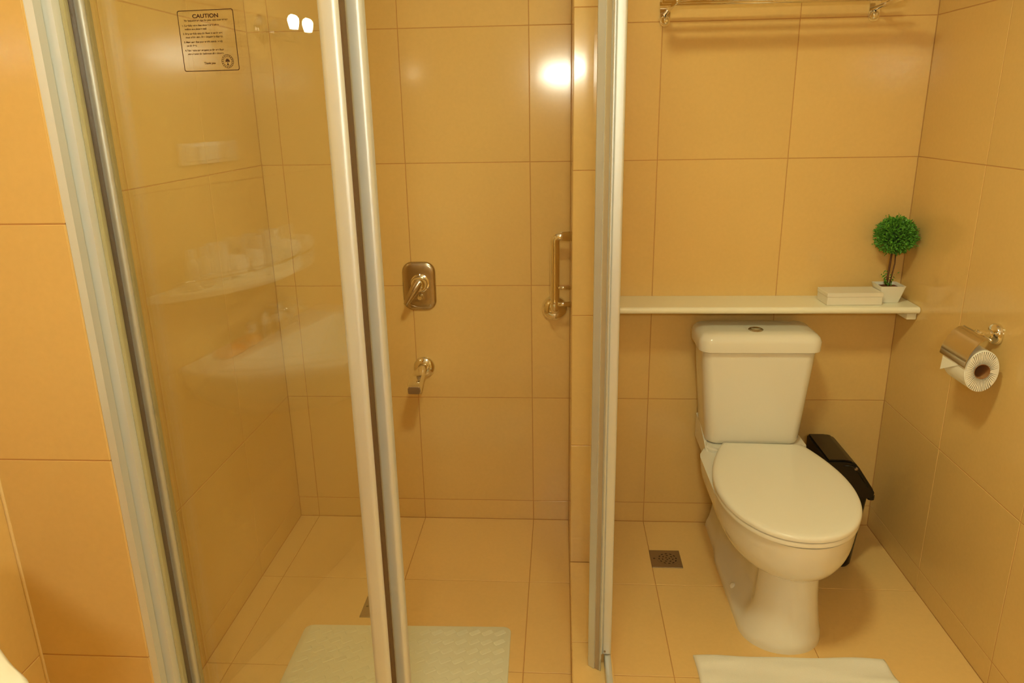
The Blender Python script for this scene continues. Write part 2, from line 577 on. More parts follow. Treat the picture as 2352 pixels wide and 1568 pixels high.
# ------------------------------------------------------------------ caution sticker on the fixed pane
ca = thing('caution_sticker', 'printed caution notice with round emblem stuck on the glass', 'sticker', (-0.5155, -1.2968 - 0.0034, 1.534), TH)
W2, H2 = 0.0437, 0.041
bm = bmesh.new()
o_ = rrect(0, 0, W2, H2, 0.003, 4); i_ = rrect(0, 0, W2 - 0.0011, H2 - 0.0011, 0.0022, 4)
va = [bm.verts.new((x, 0, z)) for x, z in o_]; vb = [bm.verts.new((x, 0, z)) for x, z in i_]
for k in range(len(va)):
    j = (k + 1) % len(va)
    bm.faces.new((va[k], va[j], vb[j], vb[k]))
mk('border', bm, 'print', ca, local=True)


def text(s, x, z, size, parent, align='LEFT', bold=0.0, xs=1.0):
    cu = bpy.data.curves.new('text_line', 'FONT')
    cu.body = s; cu.size = size; cu.align_x = align; cu.offset = bold
    cu.fill_mode = 'FRONT'
    tmp = bpy.data.objects.new('tmp', cu); COL.objects.link(tmp)
    dg = bpy.context.evaluated_depsgraph_get()
    me = bpy.data.meshes.new_from_object(tmp.evaluated_get(dg))
    bpy.data.objects.remove(tmp, do_unlink=True)
    for v in me.vertices:
        v.co = Vector((x + v.co.x * xs, 0.0, z + v.co.y))
    me.materials.clear()
    o = link('text_line', me, 'print', parent)
    return o


text('CAUTION', 0, 0.0305, 0.0072, ca, 'CENTER', 0.00022, 1.25)
text('The following are tips for your own convenience', 0, 0.0262, 0.0034, ca, 'CENTER', 0.0001, 1.02)
for z, s in ((0.0198, '1. Carefully enter glass shower area when'), (0.0150, '    walking to a shower stall.'),
             (0.0090, '2. Step carefully onto the floor, it can be wet'), (0.0042, '    most of the time. Free dripping is slippery.'),
             (-0.0022, '3. Make sure that your weight stands evenly'), (-0.0070, '    on the feet.'),
             (-0.0134, '4. Take extra care stepping on the wet floor'), (-0.0182, '    when leaving the bathroom after shower.')):
    text(s, -0.0385, z, 0.0034, ca, 'LEFT', 0.0001, 1.0)
text('Thank you', -0.011, -0.0315, 0.0040, ca, 'LEFT', 0.00012, 1.05)
# emblem: a double ring with a small tree inside
em = bpy.data.objects.new('emblem', None)
bm = bmesh.new()
def ring2(bm, cx, cz, r0, r1, n=32):
    a = [bm.verts.new((cx + r0 * math.cos(2 * math.pi * k / n), 0, cz + r0 * math.sin(2 * math.pi * k / n))) for k in range(n)]
    b = [bm.verts.new((cx + r1 * math.cos(2 * math.pi * k / n), 0, cz + r1 * math.sin(2 * math.pi * k / n))) for k in range(n)]
    for k in range(n):
        j = (k + 1) % n
        bm.faces.new((a[k], a[j], b[j], b[k]))
bpy.data.objects.remove(em)
EX, EZ = 0.0262, -0.0285
ring2(bm, EX, EZ, 0.0094, 0.0088)
ring2(bm, EX, EZ, 0.0062, 0.0059)
for k in range(18):
    a = 2 * math.pi * k / 18
    d = Vector((math.cos(a), 0, math.sin(a))); t_ = Vector((-d.z, 0, d.x))
    c0 = Vector((EX, 0, EZ)) + d * 0.0075
    bm.faces.new([bm.verts.new(c0 + d * i * 0.0008 + t_ * j * 0.0006) for i, j in ((-1, -1), (-1, 1), (1, 1), (1, -1))])
bm.faces.new([bm.verts.new((EX + a, 0, EZ + b)) for a, b in ((-0.0006, -0.0050), (0.0006, -0.0050), (0.0004, 0.0), (-0.0004, 0.0))])
for k in range(7):
    a = math.radians(90 + (k - 3) * 34)
    d = Vector((math.cos(a), 0, math.sin(a))); t_ = Vector((-d.z, 0, d.x))
    c0 = Vector((EX, 0, EZ + 0.0002))
    bm.faces.new([bm.verts.new(c0 + v) for v in (d * 0.0, d * 0.0022 + t_ * 0.0008, d * 0.0046, d * 0.0022 - t_ * 0.0008)])
bm.faces.new([bm.verts.new((EX + a, 0, EZ + b)) for a, b in ((-0.0012, -0.0052), (0.0012, -0.0052), (0.0013, -0.0034), (-0.0013, -0.0034))])
mk('emblem', bm, 'print', ca, local=True)

# ------------------------------------------------------------------ toilet
CX = 0.612
to = thing('toilet', 'white close-coupled toilet with closed lid below the wall shelf', 'toilet', (CX, -0.35, 0.0))
LV = [0, .018, .045, .09, .15, .205, .226, .236, .252, .276, .308, .346, .385]
K = lambda vals: list(zip(LV, vals))
yfK = K([-.684, -.683, -.676, -.669, -.664, -.664, -.666, -.684, -.715, -.741, -.758, -.768, -.772])
RfK = K([.12, .12, .11, .10, .10, .10, .10, .13, .19, .25, .28, .30, .30])
WfK = K([.114, .113, .102, .090, .084, .082, .083, .102, .131, .157, .174, .182, .185])
WmK = K([.114, .112, .088, .062, .056, .058, .064, .084, .122, .152, .172, .181, .185])
WrK = K([.104, .102, .092, .084, .084, .088, .092, .097, .104, .116, .130, .144, .151])
OcK = K([0, .001, .006, .011, .012, .012, .012, .009, .004, 0, 0, 0, 0])
NS = 44
rr = []
for i in range(49):
    z = 0.385 * i / 48
    yf, Rf, Wf, Wm, Wr = (cat(z, k) for k in (yfK, RfK, WfK, WmK, WrK))
    yb = -0.022
    oc = cat(z, OcK)
    left, right = [], []
    for k in range(NS + 1):
        f = k / NS
        f = 1 - (1 - f) ** 1.7            # denser towards the front
        y = yb + (yf - yb) * f
        wd = Wm + (Wr - Wm) * sstep(y, -0.26, -0.16) if y > -0.34 else Wm + (Wf - Wm) * sstep(-y, 0.50, 0.585)
        d = y - yf
        if d < Rf:
            wd *= math.sqrt(max(0, 1 - (1 - d / Rf) ** 2.2)) if d > 0 else 0
        wd = max(wd, 0.0)
        ox = CX + oc * sstep(-y, 0.45, 0.58)
        left.append((ox - wd, y, z)); right.append((ox + wd, y, z))
    ring = left[:-1] + [(CX + oc, yf, z)] + right[:-1][::-1]
    rr.append(ring)
bm = bmesh.new()
rings(bm, rr)
bowl = mk('bowl', bm, 'ceramic', to, autosmooth=60)

# rear deck that carries the cistern, its side edges turned up
bm = bmesh.new()
prism(bm, rrect(CX, -0.128, 0.156, 0.106, 0.03, 6), 0.350, 0.402)
bmesh.ops.bevel(bm, geom=[e for e in bm.edges if abs(e.verts[0].co.z - e.verts[1].co.z) < 1e-6], offset=0.008, segments=3, affect='EDGES')
mk('deck', bm, 'ceramic', to, autosmooth=50)
bm = bmesh.new()
prism(bm, [(-0.020, 0.350), (-0.020, 0.438), (-0.085, 0.438), (-0.100, 0.432), (-0.190, 0.399), (-0.225, 0.385), (-0.225, 0.350)], CX - 0.160, CX - 0.150, 'X')
bmesh.ops.bevel(bm, geom=list(bm.edges), offset=0.003, segments=2, affect='EDGES')
mk('deck_lug', bm, 'ceramic', to, autosmooth=40)

# cistern: tapered tank with rounded plan
TCX = 0.600
bm = bmesh.new()
rr = []
for z, hx, yb, yf in ((0.404, 0.138, -0.045, -0.196), (0.410, 0.145, -0.040, -0.202), (0.420, 0.147, -0.038, -0.204), (0.55, 0.158, -0.036, -0.206), (0.66, 0.168, -0.034, -0.208), (0.712, 0.172, -0.033, -0.208)):
    poly = rrect(TCX, (yb + yf) / 2, hx, (yb - yf) / 2, 0.030, 7)
    # gently bowed front
    ring = []
    for x, y in poly:
        bow = 0.010 * (1 - ((x - TCX) / hx) ** 2) if y < (yb + yf) / 2 else 0
        ring.append((x, y - bow, z))
    rr.append(ring)
rings(bm, rr)
mk('cistern', bm, 'ceramic', to, autosmooth=50)
bm = bmesh.new()
rr = []
for z, ins in ((0.713, 0.004), (0.716, 0.0), (0.745, -0.001), (0.757, 0.004), (0.765, 0.012), (0.769, 0.022), (0.7715, 0.05)):
    hx, hy = 0.184 - ins, 0.0985 - ins
    poly = rrect(TCX, -0.122, hx, hy, max(0.034 - ins * 0.3, 0.02), 7)
    ring = []
    for x, y in poly:
        bow = 0.012 * (1 - ((x - TCX) / hx) ** 2) if y < -0.122 else 0
        ring.append((x, y - bow, z))
    rr.append(ring)
rings(bm, rr)
mk('cistern_lid', bm, 'ceramic', to, autosmooth=40)
bm = bmesh.new()
lathe(bm, [(0.0225, -0.001), (0.0225, 0.003), (0.020, 0.005), (0.0175, 0.0052), (0.0165, 0.0042)], (TCX - 0.008, -0.162, 0.7705), (0, 0, 1), 28)
fb = mk('flush_button', bm, 'bronze', to, autosmooth=40)
bm = bmesh.new()
lathe(bm, [(0.0155, 0.003), (0.0155, 0.0062), (0.013, 0.0075)], (TCX - 0.008, -0.162, 0.7705), (0, 0, 1), 28)
mk('push_plate', bm, 'chrome', fb, autosmooth=40)


def egg(scale, yb, yf, wmax, ym, n=40, wb=0.118):
    """plan outline of seat and lid: list of (x offset, y)"""
    pts = []
    for i in range(n + 1):
        f = i / n
        if f < 0.36:
            g = f / 0.36
            y = yb + (ym - yb) * g
            wd = wb + (wmax - wb) * math.sin(g * math.pi / 2) ** 0.9
        else:
            g = (f - 0.36) / 0.64
            a = g * math.pi / 2
            y = ym + (yf - ym) * math.sin(a)
            wd = wmax * math.cos(a) ** 0.93 if g < 1 else 0
        pts.append((wd * scale, y))
    left = [(-w_, y) for w_, y in pts]
    right = [(w_, y) for w_, y in pts[:-1]][::-1]
    return left + right


def slab(name, levels, mat, parent, rot=0.0, dome=0.0):
    bm = bmesh.new()
    rr = []
    for z, ins in levels:
        poly = egg(1.0, -0.224 - ins, -0.774 + ins, 0.188 - ins, -0.50, wb=0.120 - ins)
        ring = []
        for x, y in poly:
            yy = y + 0.5
            ring.append((CX + 0.002 + x * math.cos(rot) - yy * math.sin(rot), -0.5 + x * math.sin(rot) + yy * math.cos(rot), z))
        rr.append(ring)
    rings(bm, rr)
    return mk(name, bm, mat, parent, autosmooth=35)


slab('seat', [(0.3865, 0.006), (0.389, 0.001), (0.396, 0.000), (0.4005, 0.002), (0.4015, 0.008)], 'seat', to, math.radians(-2))
slab('seat_lid', [(0.4035, 0.004), (0.4050, -0.001), (0.412, -0.0015), (0.4165, 0.001), (0.4190, 0.006), (0.4205, 0.016), (0.4215, 0.05), (0.4220, 0.10)], 'seat', to, math.radians(-2))
for sx in (-1, 1):
    bm = bmesh.new(); lathe(bm, [(0.011, 0), (0.0105, 0.006), (0.008, 0.011), (0.003, 0.0135)], (CX + sx * 0.093, -0.425, 0.030), (sx * 0.55, 0, 1), 18)
    mk('bolt_cap', bm, 'seat', to, autosmooth=60)

# ------------------------------------------------------------------ black swing bin behind the toilet
bi = thing('waste_bin', 'small black plastic bin with sloping lid squeezed behind the toilet', 'bin', (0.87, -0.18, 0.0))
bm = bmesh.new()
rr = []
for z, x0, x1, y0, y1 in ((0.001, 0.825, 0.925, -0.262, -0.115), (0.012, 0.820, 0.930, -0.267, -0.110), (0.262, 0.811, 0.948, -0.285, -0.092)):
    rr.append([(x, y, z) for x, y in rrect((x0 + x1) / 2, (y0 + y1) / 2, (x1 - x0) / 2, (y1 - y0) / 2, 0.022, 5)])
rings(bm, rr)
mk('body', bm, 'black', bi, autosmooth=40)
bm = bmesh.new()
prof = [(0.806, 0.262), (0.958, 0.262), (0.963, 0.274), (0.958, 0.290), (0.902, 0.372), (0.885, 0.388), (0.864, 0.393), (0.806, 0.393)]
prism(bm, prof, -0.290, -0.088, 'Y')
bmesh.ops.bevel(bm, geom=list(bm.edges), offset=0.006, segments=2, affect='EDGES')
ld = mk('lid', bm, 'black', bi, autosmooth=35)
bm = bmesh.new()
tube(bm, [(0.855, -0.291, 0.375), (0.880, -0.2915, 0.376), (0.895, -0.2915, 0.366), (0.915, -0.2915, 0.336), (0.935, -0.291, 0.305)], 0.0022, 8)
mk('lid_rib', bm, 'black', ld, smooth=True)
bm = bmesh.new(); lathe(bm, [(0.006, 0), (0.006, 0.003), (0.003, 0.005)], (0.894, -0.289, 0.365), (0, -1, 0), 14)
mk('lid_pin', bm, 'steel', ld, smooth=True)
bm = bmesh.new(); prism(bm, rrect(0.955, -0.19, 0.010, 0.096, 0.008, 4), 0.256, 0.270)
mk('lid_rim', bm, 'black', ld)

# ------------------------------------------------------------------ shelf over the toilet and the things on it
sh = thing('wall_shelf', 'long cream shelf board above the toilet with rounded front', 'shelf', (0.60, -0.08, 0.82))
bm = bmesh.new()
prof = [(-0.001, 0.8195), (-0.001, 0.8405), (-0.146, 0.8405)]
for i in range(9):
    a = math.radians(90 + 180 * i / 8)
    prof.append((-0.148 + 0.0095 * math.cos(a), 0.830 + 0.0105 * math.sin(a)))
prism(bm, prof, PT + 0.001, 1.079, 'X')
mk('board', bm, 'shelf', sh, autosmooth=40)
bm = bmesh.new(); bbox(bm, 1.050, 1.0795, -0.138, -0.002, 0.797, 0.8195, 0.003, 2)
mk('cleat', bm, 'shelf', sh, autosmooth=35)
bm = bmesh.new(); bbox(bm, PT + 0.001, PT + 0.030, -0.138, -0.002, 0.797, 0.8195, 0.003, 2)
mk('cleat', bm, 'shelf', sh, autosmooth=35)

bx = thing('amenity_box', 'flat cream cardboard box lying on the shelf beside the plant', 'box', (0.893, -0.086, 0.841))
bm = bmesh.new()
def pbox(bm, cx, cy, hx, hy, z0, z1, rot, bevel):
    b0 = bmesh.new(); bbox(b0, -hx, hx, -hy, hy, z0, z1, bevel, 1)
    me_ = bpy.data.meshes.new('t'); b0.to_mesh(me_); b0.free()
    me_.transform(Matrix.Translation((cx, cy, 0)) @ Matrix.Rotation(rot, 4, 'Z'))
    bm.from_mesh(me_); bpy.data.meshes.remove(me_)
pbox(bm, 0.8915, -0.086, 0.0835, 0.043, 0.8412, 0.8665, math.radians(1.5), 0.0008)
mk('tray', bm, 'box', bx)
bm = bmesh.new(); pbox(bm, 0.8915, -0.086, 0.0845, 0.044, 0.8668, 0.8795, math.radians(1.5), 0.0008)
mk('lid', bm, 'box', bx)

# plant
PX, PYY = 1.012, -0.072
pl = thing('potted_topiary', 'little artificial ball topiary in a square white pot on the shelf', 'plant', (PX, PYY, 0.841))
bm = bmesh.new()
def sq(h, z, r=0.004):
    return [(PX + x, PYY + y, z) for x, y in rrect(0, 0, h, h, r, 3)]
rings(bm, [sq(0.0255, 0.8412), sq(0.0265, 0.8425), sq(0.0375, 0.8915), sq(0.0385, 0.8945), sq(0.0345, 0.8945), sq(0.0330, 0.884)])
mk('pot', bm, 'pot', pl, autosmooth=40)
bm = bmesh.new()
rr = []
for q in (0.0325, 0.022, 0.012):
    rr.append([(x, y, 0.8845 + (0.0325 - q) * 0.3 + random.uniform(-.001, .001)) for x, y, z in sq(q, 0, 0.004)])
rings(bm, rr)
mk('soil', bm, 'soil', pl)
bm = bmesh.new()
tube(bm, [(PX - 0.006, PYY, 0.884), (PX - 0.006, PYY, 0.92), (PX - 0.004, PYY, 0.96), (PX - 0.002, PYY, 1.02)], 0.0034, 8, [0.0042, 0.0036, 0.0034, 0.0028])
mk('trunk', bm, 'stem', pl, smooth=True)
bm = bmesh.new()
tube(bm, [(PX - 0.002, PYY - 0.004, 0.884), (PX + 0.004, PYY - 0.004, 0.92), (PX + 0.009, PYY - 0.003, 0.96), (PX + 0.007, PYY, 1.015)], 0.002, 8)
mk('trunk', bm, 'stem', pl, smooth=True)


def leaf(bm, p, d, L, Wd):
    d = d.normalized()
    a = Vector((random.uniform(-1, 1), random.uniform(-1, 1), random.uniform(-1, 1)))
    s = d.cross(a).normalized(); nn = d.cross(s)
    pts = [p, p + d * L * .45 + s * Wd - nn * L * .06, p + d * L - nn * L * .18, p + d * L * .45 - s * Wd - nn * L * .06, p + d * L * .5 + nn * L * .03]
    v = [bm.verts.new(q) for q in pts]
    bm.faces.new((v[0], v[1], v[4])); bm.faces.new((v[1], v[2], v[4])); bm.faces.new((v[2], v[3], v[4])); bm.faces.new((v[3], v[0], v[4]))


BC = Vector((PX + 0.002, PYY, 1.046))
bm = bmesh.new()
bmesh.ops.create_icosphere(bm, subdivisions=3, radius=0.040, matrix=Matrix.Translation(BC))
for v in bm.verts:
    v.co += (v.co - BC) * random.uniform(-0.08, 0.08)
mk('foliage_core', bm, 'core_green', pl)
bm = bmesh.new()
for i in range(2600):
    u = Vector((random.gauss(0, 1), random.gauss(0, 1), random.gauss(0, 1))).normalized()
    u.z *= 0.93
    r = 0.058 * random.uniform(0.30, 1.0) ** 0.5
    p = BC + u * r
    d = (u + Vector((random.uniform(-.7, .7), random.uniform(-.7, .7), random.uniform(-.4, .9))))
    if p.x > 1.0715 or p.y > -0.012:
        continue
    leaf(bm, p, d, random.uniform(0.008, 0.0135), random.uniform(0.0024, 0.0040))
for i in range(40):   # stray sprigs
    u = Vector((random.gauss(0, 1), random.gauss(0, 1), random.gauss(0, .8) + .3)).normalized()
    p = BC + u * 0.056
    for k in range(4):
        q = p + u * 0.0035 * k
        if q.x < 1.071:
            leaf(bm, q, u + Vector((random.uniform(-.8, .8), random.uniform(-.8, .8), random.uniform(-.3, .8))), 0.0065, 0.0016)
me = bpy.data.meshes.new('foliage_ball'); bm.to_mesh(me); bm.free()
for v in me.vertices:
    v.co -= Vector((PX, PYY, 0.841))
    v.co.x = min(v.co.x, 1.079 - PX)
fo = link('foliage_ball', me, 'leaf', pl); fo['kind'] = 'stuff'
bm = bmesh.new()
for i in range(16):
    a = random.uniform(0, 2 * math.pi); R_ = random.uniform(0.006, 0.022); H_ = random.uniform(0.01, 0.045)
    for k in range(6):
        f = k / 5
        p = Vector((PX + math.cos(a) * R_ * (0.4 + f), PYY + math.sin(a) * R_ * (0.4 + f), 0.888 + H_ * f))
        leaf(bm, p, Vector((math.cos(a + k) * .8, math.sin(a + k) * .8, 0.7)), 0.008, 0.0021)
me = bpy.data.meshes.new('base_sprigs'); bm.to_mesh(me); bm.free()
for v in me.vertices:
    v.co -= Vector((PX, PYY, 0.841))
    v.co.x = min(v.co.x, 1.079 - PX)
fo = link('base_sprigs', me, 'leaf', pl); fo['kind'] = 'stuff'

# ------------------------------------------------------------------ paper holder and roll on the right wall
HY, HZ = -0.560, 0.877
hd = thing('paper_holder', 'chrome toilet paper holder with curved cover on the right wall', 'paper holder', (XR, HY, HZ))
bm = bmesh.new(); lathe(bm, [(0.027, 0.0), (0.027, 0.008), (0.024, 0.012), (0.014, 0.014), (0.011, 0.016), (0.011, 0.040), (0.0125, 0.042), (0.0125, 0.052), (0.010, 0.055)], (XR - 0.0005, HY, HZ), (-1, 0, 0), 28)
mk('flange', bm, 'chrome', hd, autosmooth=40)
RXc, RZc, RR, RV = 1.020, 0.801, 0.0410, 1.30   # the roll sags: taller than wide
RY0, RY1 = -0.628, -0.520
bm = bmesh.new()
tube(bm, [(1.040, HY, HZ), (1.032, HY, HZ - 0.002), (1.024, HY + 0.004, HZ - 0.003), (1.022, HY + 0.02, HZ - 0.004), (1.022, -0.500, HZ - 0.004), (1.022, -0.496, HZ - 0.008), (RXc, -0.495, HZ - 0.016), (RXc, -0.495, RZc + 0.006), (RXc, -0.497, RZc), (RXc, -0.503, RZc), (RXc, -0.60, RZc)], 0.0048, 10)
mk('wire_arm', bm, 'chrome', hd, smooth=True)
bm = bmesh.new()
# cover: hinged at the arm, curving out over the room side of the roll
cov = [(1.026, 0.8825), (1.020, 0.8835), (1.011, 0.8815), (1.000, 0.8735), (0.990, 0.8605), (0.982, 0.8445), (0.9765, 0.8280), (0.9745, 0.8130), (0.9755, 0.8105)]
t_out = [(x - 0.0007, z + 0.0007) for x, z in cov]; t_in = [(x + 0.0007, z - 0.0007) for x, z in cov]
prism(bm, t_out + t_in[::-1], -0.632, -0.508, 'Y')
cv = mk('cover', bm, 'brushed', hd, autosmooth=40)
bm = bmesh.new(); tube(bm, [(1.0255, -0.634, 0.8825), (1.0255, -0.506, 0.8825)], 0.0028, 10)
mk('hinge_rod', bm, 'chrome', cv, smooth=True)

rl = thing('toilet_paper_roll', 'white toilet paper roll hanging under the chrome cover', 'toilet paper', (RXc, -0.574, RZc - RR * RV))
bm = bmesh.new()
n = 48
rr = []
for r, y in ((RR, RY1), (RR, RY0), (0.0190, RY0), (0.0190, RY1)):
    rr.append([(RXc + r * math.cos(2 * math.pi * k / n), y, RZc + (RV if r > 0.03 else 1.0) * r * math.sin(2 * math.pi * k / n)) for k in range(n)])
R_ = rings(bm, rr, False, False)
for k in range(n):
    j = (k + 1) % n
    bm.faces.new((R_[3][k], R_[3][j], R_[0][j], R_[0][k]))
bmesh.ops.bevel(bm, geom=[e for e in bm.edges if abs(e.verts[0].co.y - e.verts[1].co.y) < 1e-6 and (Vector((e.verts[0].co.x - RXc, 0, e.verts[0].co.z - RZc)).length > 0.03)], offset=0.002, segments=2, affect='EDGES')
mk('paper', bm, 'paper', rl, autosmooth=45)
bm = bmesh.new()
rr = []
for r, y in ((0.0189, RY1 + 0.0005), (0.0189, RY0 - 0.0005), (0.0180, RY0 - 0.0005), (0.0180, RY1 + 0.0005)):
    rr.append([(RXc + r * math.cos(2 * math.pi * k / n), y, RZc + r * math.sin(2 * math.pi * k / n)) for k in range(n)])
R_ = rings(bm, rr, False, False)
for k in range(n):
    j = (k + 1) % n
    bm.faces.new((R_[3][k], R_[3][j], R_[0][j], R_[0][k]))
mk('core', bm, 'core', rl, autosmooth=45)
bm = bmesh.new()   # folded loose end of the paper below the cover
rings(bm, [[(x, -0.519, 0.818), (x, -0.602, 0.818), (x - 0.001, -0.596, 0.806), (x - 0.0025, -0.519, 0.770)] for x in (0.9790, 0.9782)])
mk('loose_sheet', bm, 'paper', rl, autosmooth=50)

# ------------------------------------------------------------------ towel rack high on the back wall
rk = thing('towel_rack', 'chrome towel rack on two brackets above the toilet', 'towel rack', (0.60, -0.10, 1.70))
for bxx in (0.296, 0.898):
    bm = bmesh.new()
    prism(bm, rrect(bxx, 1.722, 0.0150, 0.060, 0.0145, 8), -0.006, -0.0005, 'Y')
    pl_ = mk('wall_plate', bm, 'chrome', rk, autosmooth=40)
    bm = bmesh.new(); lathe(bm, [(0.0125, 0.0), (0.0125, 0.006), (0.010, 0.011), (0.005, 0.014)], (bxx, -0.006, 1.679), (0, -1, 0), 20)
    mk('cap_screw', bm, 'chrome', pl_, smooth=True)
    bm = bmesh.new(); tube(bm, [(bxx, -0.004, 1.697), (bxx, -0.10, 1.700), (bxx, -0.245, 1.703)], 0.0065, 12)
    mk('arm', bm, 'chrome', rk, smooth=True)
for y in (-0.195, -0.140, -0.085):
    bm = bmesh.new(); tube(bm, [(0.270, y, 1.7145), (0.926, y, 1.7145)], 0.0065, 12)
    mk('bar', bm, 'chrome', rk, smooth=True)
bm = bmesh.new(); tube(bm, [(0.270, -0.243, 1.7205), (0.926, -0.243, 1.7205)], 0.0080, 12)
mk('bar', bm, 'chrome', rk, smooth=True)

# ------------------------------------------------------------------ shower fittings
va_ = thing('shower_mixer', 'rounded rectangular metal shower mixer plate with lever', 'shower mixer', (-0.4825, 0.0, 0.876))
MX, MZ = -0.4825, 0.8765
bm = bmesh.new()
rr = []
for y, ins in ((-0.0005, 0.0), (-0.004, 0.0), (-0.0085, 0.004), (-0.0105, 0.010), (-0.0115, 0.024)):
    rr.append([(x, y, z) for x, z in rrect(MX, MZ, 0.0555 - ins, 0.0825 - ins, 0.034 - ins * 0.6, 8)])
rings(bm, rr)
mk('plate', bm, 'bronze', va_, autosmooth=50)
bm = bmesh.new(); lathe(bm, [(0.031, 0.0), (0.031, 0.004), (0.0275, 0.005), (0.0275, 0.022), (0.024, 0.034), (0.017, 0.043), (0.006, 0.047)], (MX + 0.004, -0.010, MZ + 0.012), (0, -1, 0), 32)
mk('cap', bm, 'chrome', va_, autosmooth=50)
bm = bmesh.new()
tube(bm, [(MX + 0.006, -0.040, MZ + 0.020), (MX - 0.006, -0.050, MZ + 0.002), (MX - 0.022, -0.056, MZ - 0.024), (MX - 0.038, -0.058, MZ - 0.050)], 0.01, 14, [0.019, 0.0165, 0.0125, 0.0085])
lv_ = mk('lever', bm, 'bronze', va_, autosmooth=60)
bm = bmesh.new(); lathe(bm, [(0.0095, 0.0), (0.0095, 0.010), (0.0075, 0.013), (0.0075, 0.024), (0.005, 0.027)], (MX + 0.004, -0.011, MZ - 0.034), (0, -1, 0), 20)
mk('diverter_knob', bm, 'chrome', va_, autosmooth=50)
bm = bmesh.new(); tube(bm, arc((MX + 0.004, MZ - 0.004), 0.068, math.radians(236), math.radians(300), 12, 'XZ', -0.0095), 0.0022, 8)
mk('plate_bead', bm, 'bronze', va_, smooth=True)

sp = thing('tub_spout', 'metal tub spout on a round flange below the mixer', 'spout', (-0.481, 0.0, 0.59))
bm = bmesh.new(); lathe(bm, [(0.037, 0.0005), (0.037, 0.004), (0.033, 0.010), (0.021, 0.015), (0.019, 0.02)], (-0.481, 0.0, 0.590), (0, -1, 0), 32)
mk('flange', bm, 'chrome', sp, autosmooth=45)
bm = bmesh.new()
rr = []
for y, cz, hx, hz in ((-0.012, 0.592, 0.015, 0.015), (-0.040, 0.592, 0.0155, 0.0155), (-0.070, 0.586, 0.0185, 0.0155), (-0.100, 0.575, 0.0215, 0.0150), (-0.128, 0.561, 0.0235, 0.0150), (-0.138, 0.555, 0.0235, 0.0150)):
    cxx = -0.481 - 0.012 * sstep(-y, 0.02, 0.13)
    rr.append([(x, y - 0.004 * ((z - cz) / hz), z) for x, z in rrect(cxx, cz, hx, hz, min(hx, hz) * (0.95 if y > -0.05 else 0.45), 5)])
rings(bm, rr)
mk('body', bm, 'chrome', sp, autosmooth=50)
bm = bmesh.new(); prism(bm, rrect(-0.493, 0.5545, 0.0195, 0.0110, 0.004, 4), -0.1435, -0.1385, 'Y')
mk('outlet', bm, 'steel', sp)

gb = thing('grab_bar', 'chrome vertical grab bar beside the shower partition', 'grab bar', (-0.029, -0.075, 0.80))
GX, GY = -0.029, -0.078
bm = bmesh.new()
path = [(PX0 - 0.002, GY, 1.052)] + arc((GX + 0.016, 1.036), 0.016, math.radians(90), math.radians(180), 6, 'XZ', GY) + [(GX, GY, 0.95), (GX, GY, 0.850)]
path += [(GX, GY + 0.0, 0.835), (GX, GY + 0.010, 0.818), (GX, GY + 0.024, 0.809), (GX, GY + 0.045, 0.806), (GX, -0.004, 0.806)]
tube(bm, path, 0.0145, 18)
mk('bar', bm, 'chrome', gb, smooth=True)
bm = bmesh.new(); lathe(bm, [(0.043, 0.0005), (0.043, 0.003), (0.040, 0.012), (0.030, 0.022), (0.017, 0.028)], (GX - 0.002, 0.0, 0.800), (0, -1, 0), 32)
mk('flange', bm, 'chrome', gb, autosmooth=50)
for z, r in ((1.052, 0.008), (0.888, 0.0055), (0.834, 0.0075)):
    bm = bmesh.new(); tube(bm, [(GX + 0.004, GY - 0.004, z), (PX0 - 0.0015, GY - 0.004, z)], r, 14)
    mk('stand_off', bm, 'chrome', gb, smooth=True)

# ------------------------------------------------------------------ floor drains
def drain(x0, y0, label):
    d = thing('floor_drain', label, 'drain', (x0 + 0.05, y0 - 0.05, 0.0), group='square steel floor drains')
    cx, cy = x0 + 0.05, y0 - 0.05
    box('plate', x0, x0 + 0.1, y0 - 0.1, y0, -0.0010, 0.0022, 'steel', d, bevel=0.0008, seg=1)
    bm = bmesh.new(); lathe(bm, [(0.036, 0.0), (0.036, 0.0007), (0.0335, 0.0007)], (cx + 0.006, cy, 0.0022), (0, 0, 1), 36)
    g = mk('grate', bm, 'steel', d)
    for rad, cnt, ln in ((0.028, 12, 0.0042), (0.017, 7, 0.0038), (0.0062, 3, 0.003)):
        for k in range(cnt):
            a = 2 * math.pi * k / cnt + rad * 40
            bm = bmesh.new()
            pts = [(cx + 0.006 + rad * math.cos(a) + x * -math.sin(a) - y * math.cos(a), cy + rad * math.sin(a) + x * math.cos(a) - y * math.sin(a)) for x, y in rrect(0, 0, ln, 0.0022, 0.002, 3)]
            prism(bm, pts, 0.0029, 0.0031)
            mk('slot', bm, 'dark', g)
    bm = bmesh.new(); lathe(bm, [(0.0035, 0), (0.0035, 0.0003)], (x0 + 0.012, cy, 0.0022), (0, 0, 1), 12)
    mk('screw_hole', bm, 'dark', d)
    return d


drain(0.2895, -0.189, 'square steel floor drain in the tiles left of the toilet')
drain(-0.6065, -0.4755, 'square steel floor drain on the shower floor behind the glass')

